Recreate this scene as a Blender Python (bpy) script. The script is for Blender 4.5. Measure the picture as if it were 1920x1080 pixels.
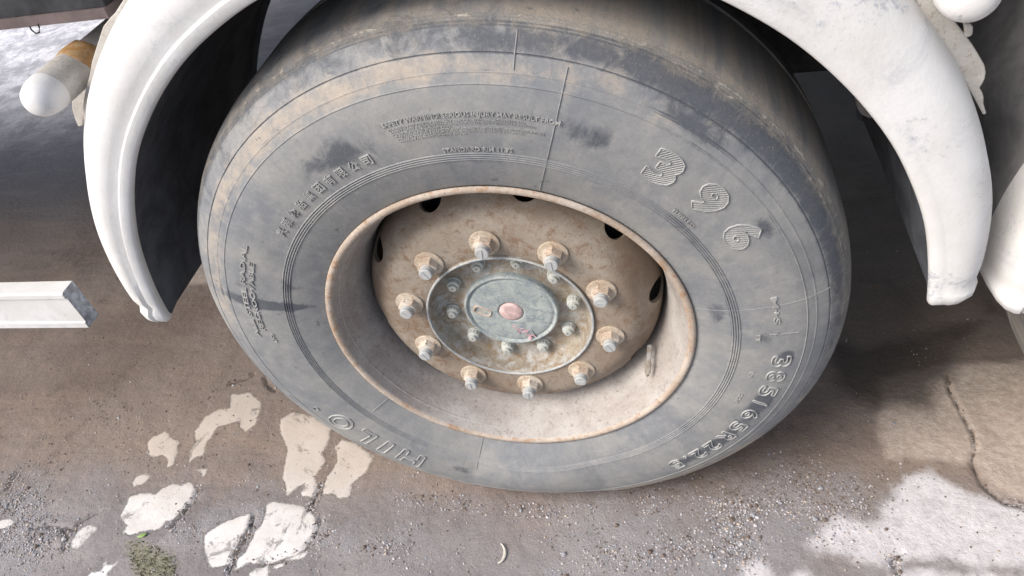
import bpy, bmesh, math, random
import numpy as np
from mathutils import Matrix, Vector, noise
random.seed(7); np.random.seed(7)
S = bpy.context.scene
for o in list(bpy.data.objects): bpy.data.objects.remove(o)
AZ = 0.502                      # axle height above the ground
rad, PI = math.radians, math.pi

# ------------------------------------------------------------------ camera, sky, sun, exposure
CAM = np.array([0.2541016, -0.7819035, 0.8563723]); YAW, PIT, ROL, FPX = -0.2844856, -0.7456024, -0.2140383, 1375.34
_f = np.array([math.sin(YAW)*math.cos(PIT), math.cos(YAW)*math.cos(PIT), math.sin(PIT)])
_r = np.array([math.cos(YAW), -math.sin(YAW), 0.]); _u = np.cross(_r, _f)
_c, _s = math.cos(ROL), math.sin(ROL)
RM = np.array([_c*_r+_s*_u, -_s*_r+_c*_u, _f])
cd = bpy.data.cameras.new('camera'); cam = bpy.data.objects.new('camera', cd); S.collection.objects.link(cam); S.camera = cam
m = Matrix.Identity(4)
for i in range(3):
    m[i][0], m[i][1], m[i][2] = RM[0][i], RM[1][i], -RM[2][i]
    m[i][3] = CAM[i] + (AZ if i == 2 else 0)
cam.matrix_world = m
cd.sensor_width = 36; cd.lens = FPX/1920*36; cd.clip_start = .02; cd.clip_end = 500

SUN_DIR = Vector((-.58, -.44, .70)).normalized()      # towards the sun
w = bpy.data.worlds.new('World'); S.world = w; w.use_nodes = True
nt = w.node_tree; bg = nt.nodes['Background']
sky = nt.nodes.new('ShaderNodeTexSky'); sky.sky_type = 'NISHITA'; sky.sun_disc = False
sky.sun_elevation = math.asin(SUN_DIR.z); sky.sun_rotation = math.atan2(SUN_DIR.x, SUN_DIR.y)
sky.air_density = 1.0; sky.dust_density = 3.0; sky.ozone_density = .8
nt.links.new(sky.outputs[0], bg.inputs[0]); bg.inputs[1].default_value = .12
sl = bpy.data.lights.new('sun', 'SUN'); so = bpy.data.objects.new('sun', sl); S.collection.objects.link(so)
so.rotation_euler = SUN_DIR.to_track_quat('Z', 'Y').to_euler(); so.location = (0, 0, 5)
sl.energy = 2.0; sl.angle = rad(28); sl.color = (1, .975, .96)
vs = S.view_settings; vs.view_transform = 'Standard'; vs.look = 'None'; vs.exposure = .86; vs.gamma = 1; vs.use_curve_mapping = False

# ------------------------------------------------------------------ pixel helpers used while measuring the place
def ray(x, y): return np.array([(x-960)/FPX, -(y-540)/FPX, 1.]) @ RM
def onY(x, y, c): d = ray(x, y); return CAM + d*(c-CAM[1])/d[1]
def onZ(x, y, c=-AZ): d = ray(x, y); return CAM + d*(c-CAM[2])/d[2]

# ------------------------------------------------------------------ object helpers
def link(name, me, parent=None, mat=None, smooth=True, loc=None):
    o = bpy.data.objects.new(name, me); S.collection.objects.link(o)
    if parent: o.parent = parent
    if loc is not None: o.location = loc
    if mat is not None and not me.materials:
        for mm in (mat if isinstance(mat, (list, tuple)) else [mat]): me.materials.append(mm)
    if smooth is True: me.polygons.foreach_set('use_smooth', [True]*len(me.polygons))
    elif smooth: me.set_sharp_from_angle(angle=rad(smooth)); 
    return o
def mesh(name, v, f):
    me = bpy.data.meshes.new(name); me.from_pydata([tuple(map(float, p)) for p in v], [], f); me.validate(); me.update(); return me
def sharp(me, deg=35):
    me.polygons.foreach_set('use_smooth', [True]*len(me.polygons)); me.set_sharp_from_angle(angle=rad(deg)); return me
def tag(o, label=None, cat=None, group=None, kind=None):
    for k, v in (('label', label), ('category', cat), ('group', group), ('kind', kind)):
        if v: o[k] = v
    return o
def thing(name, label, cat, loc, group=None):
    o = bpy.data.objects.new(name, None); S.collection.objects.link(o); o.location = loc; o.empty_display_size = .1
    return tag(o, label, cat, group)
def lathe(prof, n=96, close=False):
    """profile of (y, R) turned about the Y axis"""
    v, f = [], []
    for y, R in prof:
        for k in range(n):
            a = 2*PI*k/n; v.append((R*math.cos(a), y, R*math.sin(a)))
    m_ = len(prof)
    for i in range(m_ if close else m_-1):
        j = (i+1) % m_
        for k in range(n):
            k2 = (k+1) % n; f.append((i*n+k, j*n+k, j*n+k2, i*n+k2))
    return v, f
def smoothprof(pts, step=.004):
    """catmull-rom through profile points"""
    P = [np.array(p, float) for p in pts]; P = [2*P[0]-P[1]]+P+[2*P[-1]-P[-2]]; out = []
    for i in range(1, len(P)-2):
        n = max(1, int(np.linalg.norm(P[i+1]-P[i])/step))
        for k in range(n):
            t = k/n
            out.append(tuple(.5*((2*P[i])+(-P[i-1]+P[i+1])*t+(2*P[i-1]-5*P[i]+4*P[i+1]-P[i+2])*t*t+(-P[i-1]+3*P[i]-3*P[i+1]+P[i+2])*t**3)))
    out.append(tuple(P[-2])); return out

# ------------------------------------------------------------------ materials
class N:
    def __init__(s, name):
        s.m = bpy.data.materials.new(name); s.m.use_nodes = True; s.t = s.m.node_tree; s.b = s.t.nodes['Principled BSDF']
        s.co = s.t.nodes.new('ShaderNodeTexCoord').outputs['Object']; s.b.inputs['Specular IOR Level'].default_value = .35
    def L(s, a, b): s.t.links.new(a, b)
    def noise(s, scale, detail=6, rough=.6, dist=0, vec=None, stretch=None):
        n = s.t.nodes.new('ShaderNodeTexNoise'); n.inputs['Scale'].default_value = scale; n.inputs['Detail'].default_value = detail
        n.inputs['Roughness'].default_value = rough; n.inputs['Distortion'].default_value = dist
        v = vec or s.co
        if stretch:
            mp = s.t.nodes.new('ShaderNodeMapping'); mp.inputs['Scale'].default_value = stretch; s.L(v, mp.inputs[0]); v = mp.outputs[0]
        s.L(v, n.inputs['Vector']); return n.outputs['Fac']
    def voro(s, scale, feat='F1', rnd=1):
        n = s.t.nodes.new('ShaderNodeTexVoronoi'); n.feature = feat; n.inputs['Scale'].default_value = scale
        s.L(s.co, n.inputs['Vector']); return n.outputs['Distance']
    def ramp(s, fac, a, b, lo=0., hi=1.):
        n = s.t.nodes.new('ShaderNodeMapRange'); n.interpolation_type = 'SMOOTHSTEP'
        n.inputs['From Min'].default_value = a; n.inputs['From Max'].default_value = b
        n.inputs['To Min'].default_value = lo; n.inputs['To Max'].default_value = hi
        s.L(fac, n.inputs['Value']); return n.outputs[0]
    def math(s, op, a, b=0.):
        n = s.t.nodes.new('ShaderNodeMath'); n.operation = op
        for i, x in enumerate((a, b)):
            if isinstance(x, (int, float)): n.inputs[i].default_value = x
            else: s.L(x, n.inputs[i])
        return n.outputs[0]
    def mix(s, fac, a, b, mode='MIX'):
        n = s.t.nodes.new('ShaderNodeMix'); n.data_type = 'RGBA'; n.blend_type = mode
        for i, x in ((0, fac), (6, a), (7, b)):
            if isinstance(x, (int, float)): n.inputs[i].default_value = x
            elif isinstance(x, tuple): n.inputs[i].default_value = (*x, 1)
            else: s.L(x, n.inputs[i])
        return n.outputs[2]
    def attr(s, name):
        n = s.t.nodes.new('ShaderNodeAttribute'); n.attribute_name = name; return n.outputs['Fac']
    def bump(s, *layers):
        prev = None
        for h, strength, dist in layers:
            n = s.t.nodes.new('ShaderNodeBump'); n.inputs['Strength'].default_value = strength; n.inputs['Distance'].default_value = dist
            s.L(h, n.inputs['Height'])
            if prev: s.L(prev, n.inputs['Normal'])
            prev = n.outputs[0]
        s.L(prev, s.b.inputs['Normal'])
    def polar(s, kr, kt):
        sp = s.t.nodes.new('ShaderNodeSeparateXYZ'); s.L(s.co, sp.inputs[0]); x, z = sp.outputs[0], sp.outputs[2]
        R = s.math('SQRT', s.math('ADD', s.math('MULTIPLY', x, x), s.math('MULTIPLY', z, z)))
        cb = s.t.nodes.new('ShaderNodeCombineXYZ')
        for i, q in ((0, s.math('MULTIPLY', s.math('DIVIDE', x, R), kt)), (1, s.math('MULTIPLY', R, kr)), (2, s.math('MULTIPLY', s.math('DIVIDE', z, R), kt))): s.L(q, cb.inputs[i])
        return cb.outputs[0], R
    def out(s, col, rough=.8, metal=0.):
        if isinstance(col, tuple): s.b.inputs['Base Color'].default_value = (*col, 1)
        else: s.L(col, s.b.inputs['Base Color'])
        if isinstance(rough, (int, float)): s.b.inputs['Roughness'].default_value = rough
        else: s.L(rough, s.b.inputs['Roughness'])
        s.b.inputs['Metallic'].default_value = metal
        return s.m

def m_rubber():
    n = N('dusty_rubber'); pv, _ = n.polar(2.4, .9); rv, _ = n.polar(.6, 2.2); big = n.noise(3.2, 9, .68, .25, pv); mid = n.noise(15, 9, .72, .2, pv); fine = n.noise(170, 6, .7); spot = n.noise(60, 3, .5)
    c = n.mix(n.ramp(big, .32, .70), (.172, .182, .194), (.29, .283, .262))
    c = n.mix(n.ramp(mid, .40, .8, 0, .7), c, (.335, .322, .30))
    c = n.mix(n.ramp(n.noise(2.6, 8, .72, .2, pv), .50, .78, 0, .75), c, (.115, .123, .135))
    # tan road dust where the attribute says so
    tn = n.math('ADD', n.attr('tan'), n.math('MULTIPLY', n.math('SUBTRACT', mid, .5), 2.2))
    c = n.mix(n.ramp(tn, .25, .95, 0, .85), c, (.40, .335, .265))
    dk = n.math('ADD', n.attr('dark'), n.math('MULTIPLY', n.math('SUBTRACT', n.noise(26, 8, .75, .5), .5), 1.8))
    c = n.mix(n.ramp(dk, .34, .86, 0, .9), c, (.06, .068, .082))
    sc = n.math('ADD', n.attr('scuff'), n.math('MULTIPLY', n.math('SUBTRACT', n.noise(38, 9, .8, 1.2), .5), 2.6))
    c = n.mix(n.ramp(sc, .55, 1.25, 0, .6), c, (.31, .265, .205))
    c = n.mix(n.ramp(sc, 1.15, 1.3, 0, .8), c, (.55, .50, .42))
    c = n.mix(n.ramp(spot, .70, .76, 0, .6), c, (.07, .072, .08))
    c = n.mix(n.ramp(fine, .3, .75, 0, .3), c, (.17, .165, .16))
    mic = n.noise(420, 4, .7); c = n.mix(n.ramp(mic, .60, .72, 0, .45), c, (.46, .44, .41)); c = n.mix(n.ramp(mic, .40, .30, 0, .5), c, (.08, .085, .09))
    c = n.mix(n.ramp(n.noise(90, 9, .85, .6), .60, .70, 0, .45), c, (.095, .10, .11))
    rs = n.noise(26, 8, .75, 0, rv); c = n.mix(n.ramp(rs, .56, .72, 0, .3), c, (.40, .385, .36)); c = n.mix(n.ramp(rs, .44, .32, 0, .3), c, (.12, .125, .135))
    scr = n.noise(60, 4, .6, 0, None, (1, 1, .12))
    c = n.mix(n.ramp(scr, .66, .74, 0, .3), c, (.34, .33, .31))
    n.bump((mid, .25, .002), (fine, .35, .0008), (n.ramp(sc, .5, 1.5), .5, .0022))
    return n.out(c, n.ramp(big, .3, .7, .62, .85))
def m_metal(name, light, rust, dust, scale=1., rustlo=.55, blue=None, rough=.7, bp=1., lip_shade=None):
    n = N(name); a = n.noise(9*scale, 9, .68, .5); b = n.noise(42*scale, 9, .75, .4); d = n.noise(260*scale, 5, .7); g_ = n.noise(110*scale, 8, .8, .3)
    c = n.mix(n.ramp(a, .35, .65), light, dust)
    c = n.mix(n.ramp(b, rustlo, rustlo+.14, 0, .8), c, rust)
    c = n.mix(n.ramp(g_, .54, .64, 0, .6), c, tuple(x*.7 for x in rust)); c = n.mix(n.ramp(g_, .42, .34, 0, .55), c, tuple(min(.8, x*1.3) for x in light)); c = n.mix(n.ramp(n.noise(14*scale, 9, .8, .3), .54, .72, 0, .5), c, tuple(x*.6 for x in dust))
    if blue: c = n.mix(n.ramp(n.noise(20*scale, 9, .8, .7), .45, .62, 0, .8), c, blue)
    c = n.mix(n.ramp(d, .55, .8, 0, .45), c, tuple(min(1, x*1.5) for x in light))
    c = n.mix(n.ramp(d, .45, .25, 0, .45), c, tuple(x*.4 for x in dust))
    if lip_shade:
        _, R = n.polar(1, 1); c = n.mix(n.ramp(n.math('ADD', R, n.math('MULTIPLY', n.math('SUBTRACT', a, .5), .12)), lip_shade[0], lip_shade[1], 0, .75), c, lip_shade[2])  # outer disc darkened in colour, painting the shade under the rim lip
    n.bump((b, .6, .003*bp), (d, .5, .001*bp))
    return n.out(c, rough)
def m_white():
    n = N('brushed_white_paint'); a = n.noise(7, 6, .6); chips = n.noise(48, 9, .85, .8); d = n.noise(150, 5, .7); st = n.noise(11, 8, .75, .6)
    c = n.mix(n.ramp(a, .3, .7), (.60, .585, .555), (.71, .70, .685))
    c = n.mix(n.ramp(st, .54, .76, 0, .6), c, (.36, .37, .40))
    c = n.mix(n.ramp(chips, .70, .76, 0, .5), c, (.30, .28, .25))
    c = n.mix(n.ramp(n.noise(3.3, 6, .6), .50, .72, 0, .4), c, (.50, .465, .41))
    sm = n.noise(5.5, 9, .72, .3); c = n.mix(n.ramp(n.math('ADD', sm, n.math('MULTIPLY', n.math('SUBTRACT', d, .5), .5)), .60, .74, 0, .7), c, (.30, .32, .36))
    pit = n.noise(420, 3, .6); c = n.mix(n.ramp(pit, .68, .76, 0, .45), c, (.30, .28, .26))
    n.bump((d, .35, .0014), (n.ramp(chips, .62, .74), .4, .0015), (n.noise(30, 5, .6), .25, .003))
    return n.out(c, .62)
def m_plain(name, col, var=.35, scale=20, rough=.8, bumpd=.001):
    n = N(name); a = n.noise(scale, 8, .7, .3); d = n.noise(scale*8, 5, .7)
    c = n.mix(n.ramp(a, .3, .7), tuple(x*(1-var) for x in col), tuple(min(1, x*(1+var)) for x in col))
    n.bump((a, .3, bumpd*2), (d, .3, bumpd)); return n.out(c, rough)
M = dict(
    rubber=m_rubber(), raised=m_plain('worn_raised_rubber', (.31, .305, .29), .25, 30, .75), white=m_white(),
    rim=m_metal('dusty_wheel_steel', (.32, .275, .22), (.20, .115, .065), (.25, .195, .145), rustlo=.50, lip_shade=(.198, .245, (.17, .12, .085))),
    barrel=m_metal('chalky_rim_paint', (.43, .40, .365), (.21, .165, .125), (.33, .29, .26), rustlo=.60),
    edge=m_metal('rusty_rim_edge', (.50, .43, .36), (.34, .19, .10), (.38, .30, .23), 1.4, rustlo=.50),
    nut=m_metal('rusty_nut_steel', (.60, .55, .47), (.24, .12, .06), (.42, .33, .25), 5, rustlo=.50, bp=.35),
    washer=m_metal('rusty_washer_steel', (.52, .46, .37), (.30, .17, .09), (.42, .34, .25), 3.5, rustlo=.50, bp=.3),
    stud=m_metal('galvanised_stud', (.42, .43, .42), (.33, .25, .16), (.36, .355, .33), 3, rustlo=.62, rough=.55, bp=.3),
    hub=m_metal('oily_hub_casting', (.34, .30, .235), (.22, .14, .065), (.22, .18, .135), 1.6, rustlo=.48, blue=(.42, .42, .40)),
    hubring=m_metal('bare_hub_lip', (.50, .50, .47), (.28, .25, .20), (.38, .39, .38), 2, rustlo=.6, blue=(.26, .29, .31)),
    cap=m_metal('blue_grey_cap_paint', (.42, .445, .41), (.18, .20, .20), (.31, .335, .315), 2.6, rustlo=.52, blue=(.19, .225, .25), bp=.5),
    bolt=m_metal('grey_bolt_steel', (.52, .53, .48), (.30, .25, .16), (.36, .37, .34), 3, rustlo=.64, rough=.6, bp=.3),
    pink=m_plain('faded_pink_plastic', (.56, .40, .37), .3, 60, .6),
    pinkl=m_plain('pink_paint_mark', (.55, .33, .35), .3, 120, .7),
    rust=m_metal('orange_rust', (.42, .30, .18), (.34, .17, .05), (.38, .24, .11), 2, rustlo=.42),
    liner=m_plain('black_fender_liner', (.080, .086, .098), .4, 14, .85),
    dark=m_plain('grimy_black_steel', (.035, .035, .038), .5, 18, .75),
    plum=m_plain('brown_primer_steel', (.13, .10, .095), .25, 20, .7),
    cream=m_metal('dusty_cream_paint', (.50, .48, .44), (.34, .24, .15), (.42, .385, .34), 1.5, rustlo=.64),
    gouge=m_plain('scratched_grey_paint', (.36, .38, .42), .5, 70, .8, .002),
    wire=m_plain('black_cable', (.02, .02, .02), .1, 50, .5),
    stone=None)

# ------------------------------------------------------------------ ground: traced marks, measured on the ground plane
def R7(p): return [(x/3, 720+y/3) for x, y in p]
def R9(p): return [(1280+x/3, 720+y/3) for x, y in p]
def R4(p): return [(x/3, 360+y/3) for x, y in p]
WHITE_ = [R7(p) for p in (
    [(670,740),(690,690),(720,620),(800,605),(870,610),(910,580),(960,560),(1030,562),(1045,543),(1085,560),(1100,590),(1080,660),(1040,690),(1010,720),(960,780),(930,770),(890,815),(800,825),(720,850),(700,842),(680,830),(715,790)],
    [(1130,860),(1165,820),(1200,800),(1300,750),(1350,735),(1410,715),(1400,790),(1340,880),(1310,950),(1290,1020),(1230,1030),(1170,1030),(1165,990),(1150,940)],
    [(1500,665),(1540,655),(1640,670),(1690,680),(1740,720),(1765,740),(1790,780),(1760,850),(1700,930),(1730,940),(1700,985),(1600,985),(1500,1010),(1400,1005),(1300,1060),(1330,980),(1380,930),(1430,830),(1470,780)],
    [(1290,50),(1340,55),(1400,40),(1470,100),(1455,170),(1440,220),(1400,250),(1380,265),(1350,245),(1345,205),(1280,225),(1220,240),(1190,300),(1160,320),(1140,400),(1100,410),(1050,445),(1060,370),(1095,320),(1090,260),(1150,180),(1230,145),(1290,130)],
    [(850,290),(880,285),(920,260),(960,295),(1000,320),(990,390),(975,450),(930,475),(925,460),(940,430),(905,395),(880,405),(840,400),(820,330)],
    [(735,550),(760,515),(790,505),(845,510),(800,560),(745,580)],
    [(1100,480),(1160,475),(1150,510),(1135,518),(1130,495)],
    [(1570,190),(1650,150),(1760,180),(1860,240),(1850,310),(1810,380),(1830,430),(1790,480),(1770,530),(1790,590),(1760,640),(1680,620),(1710,555),(1670,580),(1610,620),(1600,560),(1580,530),(1595,450),(1610,370),(1590,310),(1570,270)],
    [(1920,300),(2000,330),(2100,400),(2070,480),(1980,560),(1960,630),(1900,640),(1870,615),(1810,620),(1830,520),(1890,430),(1875,350)],
    [(385,920),(420,840),(450,810),(500,790),(535,810),(470,880),(430,930)],
    [(440,1120),(500,1050),(560,1040),(590,965),(610,1010),(670,990),(610,1060),(600,1120)],
    [(-40,770),(60,750),(75,770),(40,800),(-40,815)], [(1510,1020),(1610,990),(1590,1035),(1520,1040)],
    [(1400,1120),(1390,1060),(1440,1035),(1505,1010),(1510,1060),(1480,1120)])] + [R9(p) for p in (
    [(1190,550),(1300,500),(1400,470),(1480,540),(1620,620),(1800,670),(1990,710),(2000,1000),(1920,1040),(1500,1010),(1400,1000),(1250,1000),(1040,990),(860,960),(700,930),(660,890),(760,800),(830,740),(900,720),(1000,760),(1070,790),(1110,770),(1110,690),(1170,600)],
    [(310,1130),(330,990),(420,975),(470,1000),(510,1060),(515,1130)], [(600,1130),(610,1060),(640,1030),(700,1040),(740,1090),(750,1130)],
    [(1180,1040),(1400,1030),(1600,1060),(1960,1060),(1960,1160),(1200,1160)])]
WHITE = WHITE_[:14]; PALE = WHITE_[14:]
TAN = [R9([(1110,-40),(1115,60),(1105,250),(1150,420),(1350,425),(1560,440),(1650,445),(1780,600),(1990,660),(2100,300),(2000,-150),(1500,-120)]),
       R4([(985,450),(1050,340),(1110,280),(1200,330),(1230,500),(1080,512),(1000,485)])]
CRACK = [R7([(1795,565),(1770,620),(1742,700)]), R7([(1795,755),(1775,830),(1705,925),(1600,975),(1480,1005)]),
         R7([(1420,730),(1400,820),(1330,930),(1280,1060)]), R7([(170,805),(260,790),(340,800),(400,815),(440,770),(550,708)]),
         R7([(1102,590),(1085,650),(1020,725),(965,790)]), R7([(30,590),(70,520),(95,485)]), R7([(330,800),(365,850),(350,930)]),
         R9([(1490,-60),(1500,20),(1560,130),(1640,280),(1652,360),(1628,430),(1690,560),(1800,655),(1920,690),(2000,700)]),
         R9([(1215,1070),(1180,980),(1235,950)]), R4([(1290,1075),(1400,1040),(1425,1018)]), R4([(1485,1035),(1500,1080),(1545,1110)])]
STAIN = [[(1560,640),(1620,655),(1700,635),(1790,605),(1840,600),(1800,640),(1780,700),(1750,720),(1745,760),(1640,760),(1580,720)]]
MOSS = [R7([(690,900),(770,850),(860,890),(990,960),(1010,1130),(760,1130),(720,1010)])]
LOOSE = [R9([(-700,640),(200,560),(500,420),(1000,430),(1100,560),(1080,760),(720,900),(500,1000),(300,1100),(-800,1100)]),
         R7([(700,840),(1200,700),(1400,540),(1900,800),(2300,850),(2300,960),(1700,990),(1300,900)]),
         R7([(-60,700),(100,480),(300,600),(400,780),(100,1130),(-100,1130)])]
def gp(poly): return np.array([onZ(x, y)[:2] for x, y in poly])
def seg_d(P, a, b):
    ab = b-a; t = np.clip(((P-a)@ab)/(ab@ab+1e-12), 0, 1); return np.hypot(*(P-a-t[:, None]*ab).T)
def sdf_polys(P, polys):
    best = np.full(len(P), 1.)
    for poly in polys:
        q = gp(poly); lo, hi = q.min(0)-.15, q.max(0)+.15
        idx = np.where((P > lo).all(1) & (P < hi).all(1))[0]
        if not len(idx): continue
        p = P[idx]; d = np.full(len(p), 9.); ins = np.zeros(len(p), bool)
        for i in range(len(q)):
            a, b = q[i], q[(i+1) % len(q)]; d = np.minimum(d, seg_d(p, a, b))
            c = (a[1] > p[:, 1]) != (b[1] > p[:, 1])
            with np.errstate(divide='ignore', invalid='ignore'):
                ins ^= c & (p[:, 0] < (b[0]-a[0])*(p[:, 1]-a[1])/(b[1]-a[1]+1e-15)+a[0])
        best[idx] = np.minimum(best[idx], np.where(ins, -d, d))
    return best
def sdf_lines(P, lines):
    best = np.full(len(P), 1.)
    for l in lines:
        q = gp(l); lo, hi = q.min(0)-.1, q.max(0)+.1
        idx = np.where((P > lo).all(1) & (P < hi).all(1))[0]
        for i in range(len(q)-1): best[idx] = np.minimum(best[idx], seg_d(P[idx], q[i], q[i+1]))
    return best
def axis_coords(lo, hi, step, far, g=1.16):
    a = list(np.arange(lo, hi, step)); s = step; x = a[-1]
    while x < far: s *= g; x += s; a.append(x)
    s = step; x = lo; pre = []
    while x > -far: s *= g; x -= s; pre.append(x)
    return np.array(pre[::-1]+a)
gx, gy = axis_coords(-1.75, 1.30, .005, 120), axis_coords(-.42, 1.10, .005, 120)
GX, GY = np.meshgrid(gx, gy); P = np.stack([GX.ravel(), GY.ravel()], 1)
sd_p = sdf_polys(P, PALE); sd_w, sd_t, sd_c = sdf_polys(P, WHITE), sdf_polys(P, TAN), sdf_lines(P, CRACK)
sd_s, sd_m, sd_l = sdf_polys(P, STAIN), sdf_polys(P, MOSS), sdf_polys(P, LOOSE)
near = (np.abs(P[:, 0]) < 2) & (np.abs(P[:, 1]-.3) < 1.2)
H = np.zeros(len(P))
for i in np.where(near)[0]:
    x, y = P[i]
    H[i] = .0045*noise.noise((x*4, y*4, 3)) + .0024*noise.noise((x*14, y*14, 1)) + .0012*noise.noise((x*40, y*40, 5)) + .0006*noise.noise((x*95, y*95, 9))
st = lambda v, a, b: np.clip((v-a)/(b-a), 0, 1)
wh = 1-st(sd_w, -.006, .004); H = H*(1-.7*wh) + .0006*wh*(1-st(np.abs(sd_w), 9, 10))
H += .0025*(1-st(sd_t, -.01, .01))
H -= .007*(1-st(sd_c, .001, .007))
H -= .004; H[H > .004] = .004
foot = (np.abs(P[:, 0]) < .2) & (P[:, 1] > -.04) & (P[:, 1] < .34); H[foot] = np.minimum(H[foot], -.0005)
nx, ny = len(gx), len(gy)
me = bpy.data.meshes.new('ground')
V = np.column_stack([P, H]); me.vertices.add(len(V)); me.vertices.foreach_set('co', V.ravel())
I = np.arange(nx*ny).reshape(ny, nx); Q = np.stack([I[:-1, :-1], I[:-1, 1:], I[1:, 1:], I[1:, :-1]], -1).reshape(-1, 4)
me.loops.add(Q.size); me.loops.foreach_set('vertex_index', Q.ravel().astype(np.int32))
me.polygons.add(len(Q)); me.polygons.foreach_set('loop_start', np.arange(0, Q.size, 4, dtype=np.int32)); me.update(calc_edges=True)
for nm, arr in (('pale', sd_p), ('white', sd_w), ('tan', sd_t), ('crack', sd_c), ('stain', sd_s), ('moss', sd_m), ('loose', sd_l)):
    at = me.attributes.new(nm, 'FLOAT', 'POINT'); at.data.foreach_set('value', np.clip(arr, -1, 1).astype(np.float32))
def m_ground():
    n = N('dusty_worn_asphalt')
    a = n.noise(2.2, 7, .6, .4); b = n.noise(12, 9, .7, .4); c_ = n.noise(75, 7, .75); d = n.noise(330, 4, .7); vo = n.voro(240)
    streak = n.noise(9, 7, .65, .5, None, (.35, 1.6, 1))
    sp = n.t.nodes.new('ShaderNodeSeparateXYZ'); n.L(n.co, sp.inputs[0])
    shade_brown = n.ramp(n.math('ADD', sp.outputs[1], n.math('MULTIPLY', n.math('SUBTRACT', n.noise(5, 6, .6), .5), .35)), -.17, .13)  # browns ground and patches towards the trailer, its warm shade painted in
    shade_brown = n.math('MULTIPLY', shade_brown, n.math('SUBTRACT', 1., n.math('MULTIPLY', n.ramp(sp.outputs[1], .8, 1.5), n.ramp(sp.outputs[0], -.9, -1.5))))
    col = n.mix(n.ramp(a, .36, .64), n.mix(shade_brown, (.20, .182, .18), (.185, .138, .108)), n.mix(shade_brown, (.26, .238, .235), (.24, .19, .155)))
    col = n.mix(n.ramp(streak, .46, .68, 0, .55), col, n.mix(shade_brown, (.33, .30, .29), (.27, .20, .155)))
    col = n.mix(n.ramp(b, .56, .74, 0, .6), col, n.mix(shade_brown, (.14, .13, .13), (.10, .072, .055)))
    lo = n.math('ADD', n.math('MULTIPLY', n.attr('loose'), -9), n.math('MULTIPLY', n.math('SUBTRACT', b, .5), 3))
    grit = n.ramp(lo, -.3, .6)
    col = n.mix(n.math('MULTIPLY', grit, n.math('SUBTRACT', 1., n.math('MULTIPLY', shade_brown, .7))), col, (.275, .26, .26))
    col = n.mix(n.ramp(d, .58, .68, 0, .6), col, (.42, .39, .37)); col = n.mix(n.ramp(d, .42, .32, 0, .55), col, (.07, .06, .055)); col = n.mix(n.ramp(n.noise(150, 6, .8), .58, .68, 0, .35), col, (.34, .31, .29))
    col = n.mix(n.ramp(c_, .38, .22, 0, .7), col, (.07, .058, .05))
    # pale tan slab
    jt = n.math('MULTIPLY', n.math('SUBTRACT', b, .5), .05)
    tf = n.ramp(n.math('ADD', n.attr('tan'), jt), .012, -.012)
    col = n.mix(tf, col, n.mix(n.ramp(c_, .35, .7), (.38, .305, .245), (.50, .42, .355)))
    # stain of damp earth
    sf = n.ramp(n.math('ADD', n.attr('stain'), jt), .03, -.02, 0, .8); col = n.mix(sf, col, (.07, .055, .043))
    # moss
    mf = n.ramp(n.math('ADD', n.attr('moss'), n.math('MULTIPLY', n.math('SUBTRACT', c_, .5), .12)), .01, -.03, 0, .55); col = n.mix(mf, col, (.20, .20, .095))
    # bright worn patches
    j2 = n.math('ADD', n.math('MULTIPLY', n.math('SUBTRACT', b, .5), .022), n.math('MULTIPLY', n.math('SUBTRACT', n.noise(130, 9, .85), .5), .024))
    wf = n.math('MULTIPLY', n.ramp(n.math('ADD', n.attr('white'), j2), .0025, -.0035), n.ramp(n.noise(17, 8, .8, .6), .66, .56, .35, 1.))
    wc = n.mix(n.ramp(b, .3, .7), (.58, .55, .52), (.72, .70, .675)); wc = n.mix(n.ramp(n.noise(140, 6, .8), .58, .68, 0, .55), wc, (.44, .41, .385)); wc = n.mix(n.ramp(n.noise(38, 9, .8, .5), .60, .66, 0, .6), wc, (.36, .32, .30))
    wc = n.mix(n.math('MULTIPLY', shade_brown, .75), wc, (.46, .375, .295)); wc = n.mix(n.ramp(d, .32, .2, 0, .6), wc, (.25, .22, .2))
    col = n.mix(wf, col, wc)
    pj = n.math('ADD', n.math('MULTIPLY', n.math('SUBTRACT', b, .5), .06), n.math('MULTIPLY', n.math('SUBTRACT', c_, .5), .035))
    pf = n.math('MULTIPLY', n.ramp(n.math('ADD', n.attr('pale'), pj), .012, -.016), n.ramp(n.noise(31, 8, .8, .5), .68, .54, .72, 1.)); col = n.mix(pf, col, n.mix(n.ramp(c_, .3, .6), (.50, .465, .46), (.62, .59, .59)))
    # cracks filled with dirt
    cw = n.math('ADD', n.attr('crack'), n.math('MULTIPLY', n.math('SUBTRACT', c_, .5), .012))
    col = n.mix(n.ramp(cw, .0035, .0005, 0, .8), col, (.055, .047, .042))
    # far side of the yard paled in colour to look sunlit
    far = n.ramp(n.math('ADD', sp.outputs[1], n.math('MULTIPLY', n.math('SUBTRACT', b, .5), .6)), 1.3, 2.4)
    far = n.math('MULTIPLY', far, n.ramp(sp.outputs[0], -1.85, -2.25))
    col = n.mix(far, col, n.mix(n.ramp(n.noise(7, 9, .8, .5), .40, .62), (.42, .41, .43), (.84, .82, .83)))
    nw = n.math('SUBTRACT', 1., wf); n.bump((n.math('MULTIPLY', b, n.math('ADD', .12, nw)), .4, .005), (n.math('MULTIPLY', wf, n.ramp(c_, .30, .42)), .35, .002), (n.math('MULTIPLY', c_, n.math('ADD', .25, nw)), .8, .004), (d, .5, .0012), (n.math('MULTIPLY', n.math('MULTIPLY', vo, grit), nw), .22, .003))
    return n.out(col, .88)
link('ground', me, None, m_ground()); bpy.data.objects['ground']['kind'] = 'structure'

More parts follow.
